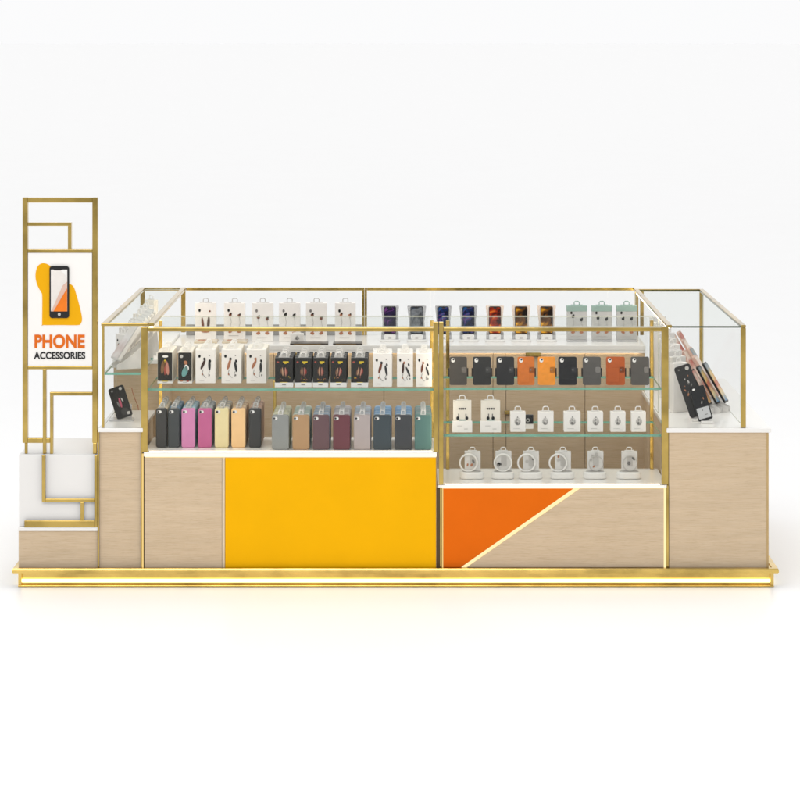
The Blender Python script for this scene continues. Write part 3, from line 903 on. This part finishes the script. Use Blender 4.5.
for i, (a, b, c, nm, where, backs) in enumerate(L1):
    Y = .17; w = X(b, Y) - X(a, Y); h = Z(408.6, Y) - DKL
    for k in range(7):
        cc = c if k == 0 else backs[k % 2]
        lb = '%s phone case heading a stack on the white deck, %s' % (nm, where) if k == 0 else '%s case in the stack of the %s case %s' % (ORD[k], nm, where.replace('the light pink case', 'light pink').replace('the magenta case', 'magenta').replace('the narrow charcoal case', 'charcoal'))
        phone_case(lb, 'phone cases stacked on the left of the deck', X((a + b) / 2, Y), Y + k * .056, DKL + .0005, w, h, .036, C(*cc), k == 0, PLASTIC_W if k % 2 else PLASTIC_G)
L2 = [(272, 289, (146, 148, 146), 'grey', 'next to the narrow charcoal case', [(216, 214, 190), (206, 204, 176)]),
      (292.5, 309.5, (182, 146, 108), 'tan', 'between the grey and plum ones', [(190, 208, 198), (206, 214, 202)]),
      (312.7, 329.3, (108, 82, 86), 'plum', 'between the tan and maroon ones', [(190, 198, 206), (160, 180, 200)]),
      (333, 350, (112, 64, 72), 'maroon', 'right of the plum one', [(208, 204, 206), (196, 190, 196)]),
      (353.8, 370.5, (180, 168, 166), 'pale mauve', 'right of the maroon one', [(186, 200, 212), (190, 190, 200)]),
      (373.5, 391.2, (66, 76, 82), 'dark slate', 'right of the pale mauve one', [(120, 164, 206), (150, 184, 214)]),
      (394.8, 412, (68, 70, 74), 'charcoal', 'left of the teal one', [(116, 160, 206), (146, 178, 206)]),
      (414.8, 431.8, (88, 124, 120), 'teal', 'beside the brass centre post', [(136, 150, 154), (120, 156, 152)])]
for i, (a, b, c, nm, where, backs) in enumerate(L2):
    Y = .085; w = X(b, Y) - X(a, Y); h = Z(415.2, Y) - DKL
    for k in range(8):
        cc = c if k == 0 else backs[k % 2]
        lb = '%s phone case heading a stack on the deck, %s' % (nm, where) if k == 0 else '%s case in the stack behind the %s case %s' % (ORD[k], nm, where)
        phone_case(lb, 'phone cases stacked on the right of the deck', X((a + b) / 2, Y), Y + k * .056, DKL + .0005, w, h, .036, C(*cc), k == 0, PLASTIC_W)

# --- wallet cases on the upper right shelf
LE = lambda r, g, b: paint(r, g, b, .5, .35, 0, .10, 40, .3)
STRAP = paint(44, 38, 34, .5)
WL = [(449.6, 467, (76, 72, 68), 'dark grey wallet case, leftmost on the upper right shelf'),
      (473, 491, (50, 50, 50), 'black wallet case beside the leftmost dark grey one'),
      (496.6, 514.2, (46, 46, 48), 'black wallet case left of the two bright orange cases'),
      (517.6, 534.6, (206, 114, 48), 'burnt orange wallet case with square clasp between black and light orange cases'),
      (538, 555.4, (236, 148, 52), 'light orange wallet case with loop clasp'),
      (558.6, 576.8, (38, 38, 40), 'black wallet case right of the light orange one'),
      (583, 601, (88, 86, 84), 'mid grey wallet case left of the rust one'),
      (606.4, 625, (178, 88, 42), 'rust brown wallet case with pocket between two grey cases'),
      (631, 649.4, (88, 85, 82), 'grey wallet case at the right end of the upper shelf')]
for i, (a, b, c, lb) in enumerate(WL):
    Y = .15; w = X(b, Y) - X(a, Y); h = Z(357, Y) - SR1; mt = LE(*c); dk = LE(*[q * (.72 if max(c) > 120 else 1.45) for q in c])
    t = thing('wallet_case', lb, 'phone case', (X((a + b) / 2, Y), Y, SR1 + .0005), group='wallet cases on the upper right shelf')
    M = Matrix.Rotation(R(-5), 4, 'X')
    MB().prism(rrect(w, h, .011, 5, 0, h / 2), 0, .024, mt, M).build('cover', t, .004, world=False)
    MB().prism(rrect(.022, .026, .010, 5, -w / 2 + .021, h - .021), -.0016, .001, PLASTIC_W, M).prism(ell(-w / 2 + .024, h - .016, .006, .006), -.003, -.0017, BLACK, M).build('camera_window', t, 0, world=False)
    s = 1
    MB().prism(rrect(.030, .034, .007, 4, w / 2 - .018, h * .54), -.0035, .001, dk, M).prism(ell(w / 2 - .023, h * .54, .005, .005), -.005, -.0036, GREYINK, M).build('clasp', t, .0012, world=False)
    for u in (1, -1):
        if u < 0 and i in (4, 7, 5): continue
        MB().box(u * (w / 2 + .0004), u * (w / 2 + .0085), .004, .020, h * .30, h * .60, STRAP, M).build('side_strap', t, .001, world=False)
    if i in (3, 7): MB().box(-w * .44, w * .2, -.002, .001, h * .10, h * .62, mt, M).build('pocket', t, .001, world=False)
    MB().box(-w * .3, w * .3, .034, .07, 0, .004, CLEAR).box(-w * .3, w * .3, .034, .038, .0045, h * .4, CLEAR).build('clear_stand', t, 0, world=False)

# --- cartons on the lower right shelf
for i, (a, b, lb) in enumerate(((453.2, 471.4, 'tall cream earbud carton with two dark buds, leftmost on the lower right shelf'), (481, 500.2, 'tall cream earbud carton with teal print, second on the lower right shelf'))):
    Y = .12; w = X(b, Y) - X(a, Y); h = Z(401, Y) - SR2
    t = thing('earbud_carton', lb, 'box', (X((a + b) / 2, Y), Y, SR2 + .0005), group='tall earbud cartons on the lower right shelf')
    MB().box(-w / 2, w / 2, 0.012, .05, .001, h, CARD_CREAM).build('carton', t, .002, world=False)
    MB().box(-w / 2 - .005, w / 2 + .005, -.012, .0115, 0, h * .36, CARD_WHITE).build('lower_tray', t, .002, world=False)
    mb = MB(); y0, y1 = .0095, .0118
    for u, ww in ((-.16, .05), (-.06, .04), (.06, .06), (.17, .04)):
        mb.prism(ell(u * w, .74 * h, ww * w, .03 * h), y0, y1, BLACK)
    q = .2 if i == 0 else .1
    mb.prism(ell(-.25 * w if not i else -.13 * w, .44 * h, .08 * w, .055 * h), y0, y1, BLACK)
    mb.prism(ell(.25 * w if not i else .13 * w, .44 * h, .08 * w, .055 * h), y0, y1, BLACK)
    for u in (-q, q): mb.box(u * w - .003, u * w + .003, y0, y1, .46 * h, .58 * h, GREYINK)
    mb.box(-.2 * w, .2 * w, y0 - .001, y1, .365 * h, .395 * h, TEALINK)
    mb.box(-.28 * w, -.02 * w, -.014, -.0125, .2 * h, .215 * h, PALEINK)
    mb.box(.1 * w, .3 * w, -.014, -.0125, .1 * h, .12 * h, PALEINK)
    mb.build('printed_picture', t, 0, world=False)
    hang_tab(w, h, .06, PLASTIC_W).build('hang_tab', t, 0, world=False)
SM = [(510.5, 525.6), (538, 553.6), (564, 580.6), (587.8, 603.2), (610.6, 625.6), (631.4, 646)]
sl = ['small white cable carton with a black camera tile behind it', 'small white cable carton, second of six on the lower right shelf', 'small white cable carton, widest of six on the lower right shelf',
      'small white cable carton, fourth of six on the lower right shelf', 'small white cable carton, fifth of six on the lower right shelf', 'small white cable carton at the right end of the lower right shelf']
for i, ((a, b), lb) in enumerate(zip(SM, sl)):
    Y = .13; w = X(b, Y) - X(a, Y)
    pack('cable_carton', lb, 'box', 'small cable cartons on the lower right shelf', X((a + b) / 2, Y), Y, SR2 + .0005, w, Z(412, Y) - SR2, .06, CARD_WHITE, 'cable', rg=random.Random(140 + i))
Y = .26
t = thing('camera_tile', 'small black tile with a lens peeking from behind the first white cable carton', 'camera', (X(528.5, Y), Y, SR2 + .0005))
hh = Z(415, Y) - SR2
MB().box(-.03, .03, 0, .03, 0, hh * .35, CARD_WHITE).build('carton', t, .002, world=False)
MB().box(-.03, .03, .001, .03, hh * .35 + .0005, hh, BLACK).build('black_face', t, .003, world=False)
MB().prism(ell(-.004, hh * .62, .012, .012), -.003, .0008, PLASTIC_G).prism(ell(-.004, hh * .62, .007, .007), -.005, -.0031, BLACK).build('lens', t, 0, world=False)

# --- ring chargers on the right deck
RG = [(460, 484.2, 471.5, -3.5, 'white ring charger, leftmost on the low deck, ring set to the left'),
      (491.6, 514.6, 503, 0, 'white ring charger with centred ring, second on the low deck'),
      (519, 542.6, 531, -4, 'white ring charger, third on the low deck above the orange panel'),
      (550.6, 575, 562.5, -4.5, 'white ring charger above the tip of the orange panel'),
      (583.8, 607, 595, 0, 'white ring charger without a raised ring, fifth on the low deck'),
      (617, 642, 628, 0, 'white ring charger nearest the right brass post on the low deck')]
for i, (a, b, c, ro, lb) in enumerate(RG):
    Y = .20; w = X(b, Y) - X(a, Y); u = 1 / PX * kf(Y)
    t = thing('ring_charger', lb, 'charger', (X((a + b) / 2, Y), Y, DKR + .0005), group='ring chargers on the low deck')
    hb = 7 * u
    MB().slab(rrect(w, .10, .045, 8, 0, .05), 0, hb, PLASTIC_W).build('charger_base', t, .008, world=False)
    MB().slab(rrect(w * .78, .06, .028, 8, 0, .05), hb + .0003, hb + .002, PALEINK).build('charging_pad', t, 0, world=False)
    bw = 16 * u; bh = Z(452.5, Y) - DKR - hb
    MB().box(-bw / 2 + .004, bw / 2 + .004, .045, .075, hb + .0025, hb + bh, FROST).build('frosted_pack', t, .003, world=False)
    ht = MB(); hz = hb + bh
    ht.box(-.025, .03, .055, .062, hz + .0005, hz + .006, PLASTIC_W)
    ht.tube([(-.012, .058, hz + .006), (-.012, .058, hz + .018), (-.006, .058, hz + .023), (.012, .058, hz + .023), (.018, .058, hz + .018), (.018, .058, hz + .006)], .003, PLASTIC_W, 6)
    ht.build('hang_tab', t, 0, world=False)
    ar = MB(); zc_ = hb + bh * .5
    rg = random.Random(200 + i)
    ar.prism(rrect(bw * .36, bh * .5, .006, 4, .006, zc_), .0415, .0448, PALEINK)
    for q in range(4):
        ar.prism(ell(rg.uniform(-.3, .3) * bw, zc_ + rg.uniform(-.3, .35) * bh, .006 + rg.random() * .006, .004 + rg.random() * .01, rg.uniform(0, 90), 8), .0405, .0413, rg.choice([GREYINK, PALEINK, COPPER, PALEINK]))
    ar.build('printed_picture', t, 0, world=False)
    if i != 5 and i != 4:
        rr = 8.6 * u; n = 28
        MB().tube([(ro * u + rr * math.cos(2 * math.pi * q / n), .030, hb + .003 + rr + rr * math.sin(2 * math.pi * q / n)) for q in range(n)], .0055, PLASTIC_W, 8, True).build('ring', t, 0, world=False, smooth=True)
    else:
        rr = 7.5 * u; n = 24
        MB().tube([(ro * u + .006 + rr * math.cos(2 * math.pi * q / n) * .95, .034, hb + .004 + rr + rr * math.sin(2 * math.pi * q / n)) for q in range(n)], .003, PALEINK, 6, True).build('ring', t, 0, world=False, smooth=True)

# --- left case goods
Y = .30
t = thing('phone_case', 'black phone case with pink print leaning on a clear stand in the left case', 'phone case', (X(121.5, Y), Y, TOP + .0005))
M = Matrix.Translation((.022, .0, .022)) @ Matrix.Rotation(R(-20), 4, 'Y') @ Matrix.Rotation(R(-16), 4, 'X')
w, h = 16.5 / PX, 33 / PX
MB().prism(rrect(w, h, .013, 5, 0, h / 2), -.002, .012, CARD_BLACK, M).build('shell', t, .003, world=False)
MB().prism(ell(0, h * .48, .007, .032, 0), -.004, -.0022, paint(190, 90, 110, .4), M).prism(ell(.016, h * .55, .004, .014, 12), -.004, -.0022, PALEINK, M).prism(ell(-.014, h * .45, .006, .02, 10), -.004, -.0022, GREYINK, M).prism(ell(.01, h * .18, .024, .022, 10), -.0035, -.0022, paint(62, 60, 58, .4), M).build('printed_picture', t, 0, world=False)
MB().prism(ell(.026, h * .9, .010, .010), -.005, -.0022, PALEINK, M).prism(ell(-.028, h * .9, .007, .007), -.005, -.0022, GREYINK, M).prism(rrect(.018, .018, .003, 3, .03, h * .1), -.004, -.0022, PALEINK, M).build('camera_window', t, 0, world=False)
MB().slab(rrect(.15, .11, .02, x=0, z=.03), 0, .012, CLEAR).box(-.03, .06, .035, .042, .0125, .10, CLEAR, None).build('clear_stand', t, 0, world=False)
MB().tube([(.045, .05, .20), (.058, .055, .195), (.062, .06, .17), (.075, .06, .13), (.095, .06, .085), (.10, .05, .06)], .003, COPPER, 6).build('wrist_strap', t, 0, world=False)

STRIPE = paint(222, 219, 213, .4, .4, 0, .05, 30)
for k in range(9):
    Y = .34 + k * .215
    z0 = SLL if Y < .76 else LD
    hh = .20 + .006 * k + rng.uniform(-.01, .015)
    if z0 + hh > GT - .03: hh = GT - .03 - z0
    pack('blister_pack', 'pale blister pack by the outer glass of the left case, %s from front' % NTH[k], 'box', 'pale packs along the left case', -1.775 + rng.uniform(-.008, .008), Y, z0 + .0005, .085, hh, .045,
         [CARD_WHITE, STRIPE, CARD_CREAM][k % 3], 'cable' if k % 2 else 'buds', rg=random.Random(300 + k), rot=R(-38))


def lean_slab(name, label, cat, group, x, y, z, lean, yaw, w, h, th, mat, face, edge, printed=None, stand=PLASTIC_W, wedge=.9):
    """a flat case leaning on a wedge stand; local x is across the slab, it leans back about its own foot"""
    t = thing(name, label, cat, (x, y, z), (0, 0, R(yaw)), group)
    M = Matrix.Translation((0, -.02, .06)) @ Matrix.Rotation(R(-lean), 4, 'X')
    MB().prism(rrect(w, h, .016, 5, 0, h / 2), 0, th, mat, M).build('shell', t, .003, world=False)
    if face:
        MB().prism(rrect(w * .86, h * .92, .012, 5, 0, h / 2), -.0022, -.0003, face, M).build('picture_face', t, 0, world=False)
    # wedge stand
    sn, cs_ = math.sin(R(lean)), math.cos(R(lean))
    b = [(-.05, 0), (h * sn * wedge, 0), (h * sn * wedge * .89, h * cs_ * wedge * .69 + .04 * (1 - wedge)), (.004, .055), (-.05, .030)]
    mb = MB()
    for sx in (-w * .36, w * .30):
        n = len(b)
        vs = [(sx, q[0] + th * 1.5, q[1]) for q in b] + [(sx + w * .06, q[0] + th * 1.5, q[1]) for q in b]
        mb.add(vs, [tuple(range(n)), tuple(range(2 * n - 1, n - 1, -1))] + [(i, (i + 1) % n, (i + 1) % n + n, i + n) for i in range(n)], stand)
    mb.build('wedge_stand', t, .002, world=False)
    return t


def picture_mat(name, stops, scale):
    m, nt, p = new_mat(name)
    v = mapping(nt, (1, 1, 1))
    sp = nt.nodes.new('ShaderNodeSeparateXYZ'); nt.links.new(v, sp.inputs[0])
    n = noise(nt, 16, v, 3)
    ad = nt.nodes.new('ShaderNodeMath'); ad.operation = 'MULTIPLY_ADD'
    nt.links.new(n.outputs['Fac'], ad.inputs[0]); ad.inputs[1].default_value = .5
    ml = nt.nodes.new('ShaderNodeMath'); ml.operation = 'MULTIPLY'; ml.inputs[1].default_value = scale
    nt.links.new(sp.outputs['Z'], ml.inputs[0]); nt.links.new(ml.outputs[0], ad.inputs[2])
    r_ = ramp(nt, ad.outputs[0], stops)
    nt.links.new(r_.outputs['Color'], p.inputs['Base Color'])
    p.inputs['Roughness'].default_value = .35
    return m


SUN = picture_mat('sunset_print', [(0.2, srgb(58, 70, 90)), (.4, srgb(110, 150, 180)), (.55, srgb(232, 206, 150)), (.7, srgb(190, 80, 60)), (.85, srgb(226, 190, 110)), (1.0, srgb(130, 140, 146))], 2.6)
RED = picture_mat('red_print', [(0.2, srgb(226, 206, 150)), (.45, srgb(200, 150, 90)), (.6, srgb(160, 80, 66)), (.8, srgb(232, 214, 196)), (1.0, srgb(190, 110, 96))], 2.6)
FLO = picture_mat('floral_print', [(0.2, srgb(230, 222, 208)), (.45, srgb(200, 140, 120)), (.55, srgb(232, 220, 206)), (.8, srgb(150, 110, 100)), (1.0, srgb(226, 206, 190))], 3.0)
FLOPALE = picture_mat('pale_print', [(0.2, srgb(226, 222, 216)), (.5, srgb(214, 206, 200)), (.6, srgb(200, 180, 172)), (.8, srgb(228, 224, 220)), (1.0, srgb(220, 216, 210))], 3.0)
GR = 'printed cases leaning along the right case'
PAT = [('sunset printed', SUN), ('sunset printed', SUN), ('red printed', RED), ('floral printed', FLO), ('red printed', RED), ('sunset printed', SUN), ('floral printed', FLO), ('floral printed', FLO), ('red printed', RED), ('floral printed', FLO)]
for k in range(15):
    row = k % 3; c = k // 3; Y = .74 + c * .33 - row * .055
    q = [(PAT[0], PAT[1], PAT[2]), (PAT[3], PAT[2], PAT[3]), (PAT[5], PAT[3], PAT[2]), (PAT[3], PAT[4], PAT[6]), (PAT[2], PAT[6], PAT[3])][c][row]
    lean_slab('printed_case', '%s phone case, %s of the %s leaning trio in the right case' % (q[0], ['outer', 'middle', 'inner'][row], NTH[c]), 'phone case', GR,
              1.978 - .058 * row - .006 * (c % 2), Y, TOP + .0005, 31 + (c * 7 % 4) - row, 70, .085, .285 - .02 * row + .016 * c, .012, BLACK if (c < 1 or k == 5) else paint(206, 176, 162, .4), q[1], None, stand=paint(226, 224, 221, .35), wedge=.3)
for k in range(9):
    Y = .70 + k * .18
    hh = .31 + .018 * k
    pack('blister_pack', 'pale blister pack by the inner glass of the right case, %s from front' % NTH[k], 'box', 'pale packs inside the right case', 1.70 + .008 * (k % 2), Y, TOP + .0005, .12, hh, .04,
         [CARD_WHITE, STRIPE, FROST][k % 3], 'cable' if k % 2 else None, rg=random.Random(330 + k), rot=R(38))
for k in range(6):
    Y = .22 + k * .19
    z0 = SLL if Y < .76 else LD
    lean_slab('display_card', 'off white display card leaning on a wedge in left case, %s from front' % NTH[k], 'card', 'off white cards leaning in the left case',
              -1.79, Y, z0 + .0005, 34, -68, .15, .26, .022, paint(206, 203, 198, .4), STRIPE if k % 2 else FLOPALE, None, stand=paint(196, 194, 190, .4))

# dark cases on the right counter front
Y = .28
t = thing('phone_case', 'large black phone case tilted on a small white foot in the right case', 'phone case', (X(700, Y), Y, TOP + .0005))
M = Matrix.Translation((-.005, 0.03, .03)) @ Matrix.Rotation(R(-18), 4, 'Y') @ Matrix.Rotation(R(-14), 4, 'X')
w, h = 17 / PX, 54 / PX
MB().prism(rrect(w, h, .016, 5, 0, h / 2), 0, .018, paint(36, 36, 37, .3, .5, 0, .1, 30), M).build('shell', t, .004, world=False)
MB().prism(ell(.026, h * .92, .012, .012), -.003, -.0003, PALEINK, M).prism(ell(-.026, h * .93, .005, .005), -.003, -.0003, GREYINK, M).build('camera_window', t, 0, world=False)
mb = MB()
rg = random.Random(5)
for q in range(9): mb.prism(ell(rg.uniform(-.3, .3) * w, rg.uniform(.3, .8) * h, .002 + rg.random() * .003, .004 + rg.random() * .008, rg.uniform(-40, 40), 7), -.002, -.0003, rg.choice([COPPER, GREYINK, PALEINK]), M)
mb.build('printed_picture', t, 0, world=False)
MB().box(-.05, .06, .0, .11, 0, .014, PLASTIC_W).box(-.03, .03, .075, .085, .0145, .16, CLEAR).build('white_foot', t, .003, world=False)
Y = .16
t = thing('phone_case', 'small black phone case with silver label in front of the large black case', 'phone case', (X(706, Y), Y, TOP + .0005))
M = Matrix.Translation((.002, 0.02, .022)) @ Matrix.Rotation(R(-15), 4, 'Y') @ Matrix.Rotation(R(-12), 4, 'X')
w, h = 15 / PX, 35 / PX
MB().prism(rrect(w, h, .010, 5, 0, h / 2), 0, .016, paint(32, 33, 35, .3, .5, 0, .1, 30), M).build('shell', t, .003, world=False)
MB().prism(rrect(w * .84, h * .32, .004, 3, 0, h * .22), -.002, -.0003, paint(196, 198, 200, .35), M).prism(ell(-.004, h * .30, .004, .004), -.003, -.0021, GREYINK, M).prism(ell(.012, h * .16, .010, .002), -.003, -.0021, GREYINK, M).build('silver_label', t, 0, world=False)
MB().prism(ell(-.022, h * .93, .009, .006), -.003, -.0003, PLASTIC_W, M).prism(ell(.02, h * .62, .003, .008), -.003, -.0003, COPPER, M).prism(ell(.005, h * .52, .003, .010, -20), -.003, -.0003, PALEINK, M).build('camera_window', t, 0, world=False)
MB().box(-.028, .045, .004, .06, 0, .018, PLASTIC_W).build('white_foot', t, .003, world=False)

# ------------------------------------------------------------------ light
w = bpy.data.worlds.new('World'); S.world = w; w.use_nodes = True
nt = w.node_tree; bg = nt.nodes['Background']
tc = nt.nodes.new('ShaderNodeTexCoord'); sp = nt.nodes.new('ShaderNodeSeparateXYZ')
nt.links.new(tc.outputs['Generated'], sp.inputs[0])
mr = nt.nodes.new('ShaderNodeMapRange'); mr.interpolation_type = 'SMOOTHSTEP'
mr.inputs['From Min'].default_value = -0.25; mr.inputs['From Max'].default_value = -0.85
mr.inputs['To Min'].default_value = 0; mr.inputs['To Max'].default_value = 1
nt.links.new(sp.outputs['Y'], mr.inputs['Value'])
cr = ramp(nt, mr.outputs['Result'], [(0, (0.97, 0.97, 0.975, 1)), (1, (0.20, 0.20, 0.21, 1))])
mz = nt.nodes.new('ShaderNodeMapRange'); mz.interpolation_type = 'SMOOTHSTEP'
mz.inputs['From Min'].default_value = 0.15; mz.inputs['From Max'].default_value = 0.9
nt.links.new(sp.outputs['Z'], mz.inputs['Value'])
mxw = nt.nodes.new('ShaderNodeMix'); mxw.data_type = 'RGBA'
nt.links.new(mz.outputs['Result'], mxw.inputs[0]); nt.links.new(cr.outputs['Color'], mxw.inputs[6])
mxw.inputs[7].default_value = (1.09, 1.09, 1.09, 1)
nt.links.new(mxw.outputs[2], bg.inputs['Color'])
bg.inputs['Strength'].default_value = 1.0


def area(name, loc, target, sx, sy, power, col=(1, 1, 1)):
    l = bpy.data.lights.new(name, 'AREA'); l.shape = 'RECTANGLE'; l.size = sx; l.size_y = sy; l.energy = power; l.color = col
    o = bpy.data.objects.new(name, l); COL.objects.link(o); o.location = loc
    o.rotation_euler = (Vector(target) - Vector(loc)).to_track_quat('-Z', 'Y').to_euler()
    return o


area('softbox_overhead', (0, 0.3, 4.4), (0, 0.5, 0), 4.6, 1.2, 46, (1, 0.985, 0.96))
area('softbox_front', (-1.5, -7.5, 6.2), (0, 0.8, 0.8), 5, 3, 215, (1, 0.98, 0.95))

# ------------------------------------------------------------------ camera
cam = bpy.data.cameras.new('camera'); co = bpy.data.objects.new('camera', cam); COL.objects.link(co)
co.location = (0, -D, ZC); co.rotation_euler = (R(90), 0, 0)
cam.sensor_width = 36; cam.lens = 36 * D / (800 / PX)
cam.shift_x = -10 / 800; cam.shift_y = -360 / 800
cam.clip_end = 6000; cam.clip_start = 0.1
S.camera = co
S.view_settings.view_transform = 'Standard'; S.view_settings.look = 'None'
S.view_settings.exposure = 0; S.view_settings.gamma = 1
S.render.engine = 'CYCLES'
cy = S.cycles
cy.use_denoising = True
cy.max_bounces = 10; cy.diffuse_bounces = 4; cy.glossy_bounces = 5; cy.transparent_max_bounces = 40
cy.sample_clamp_indirect = 6
cy.caustics_reflective = False; cy.caustics_refractive = False
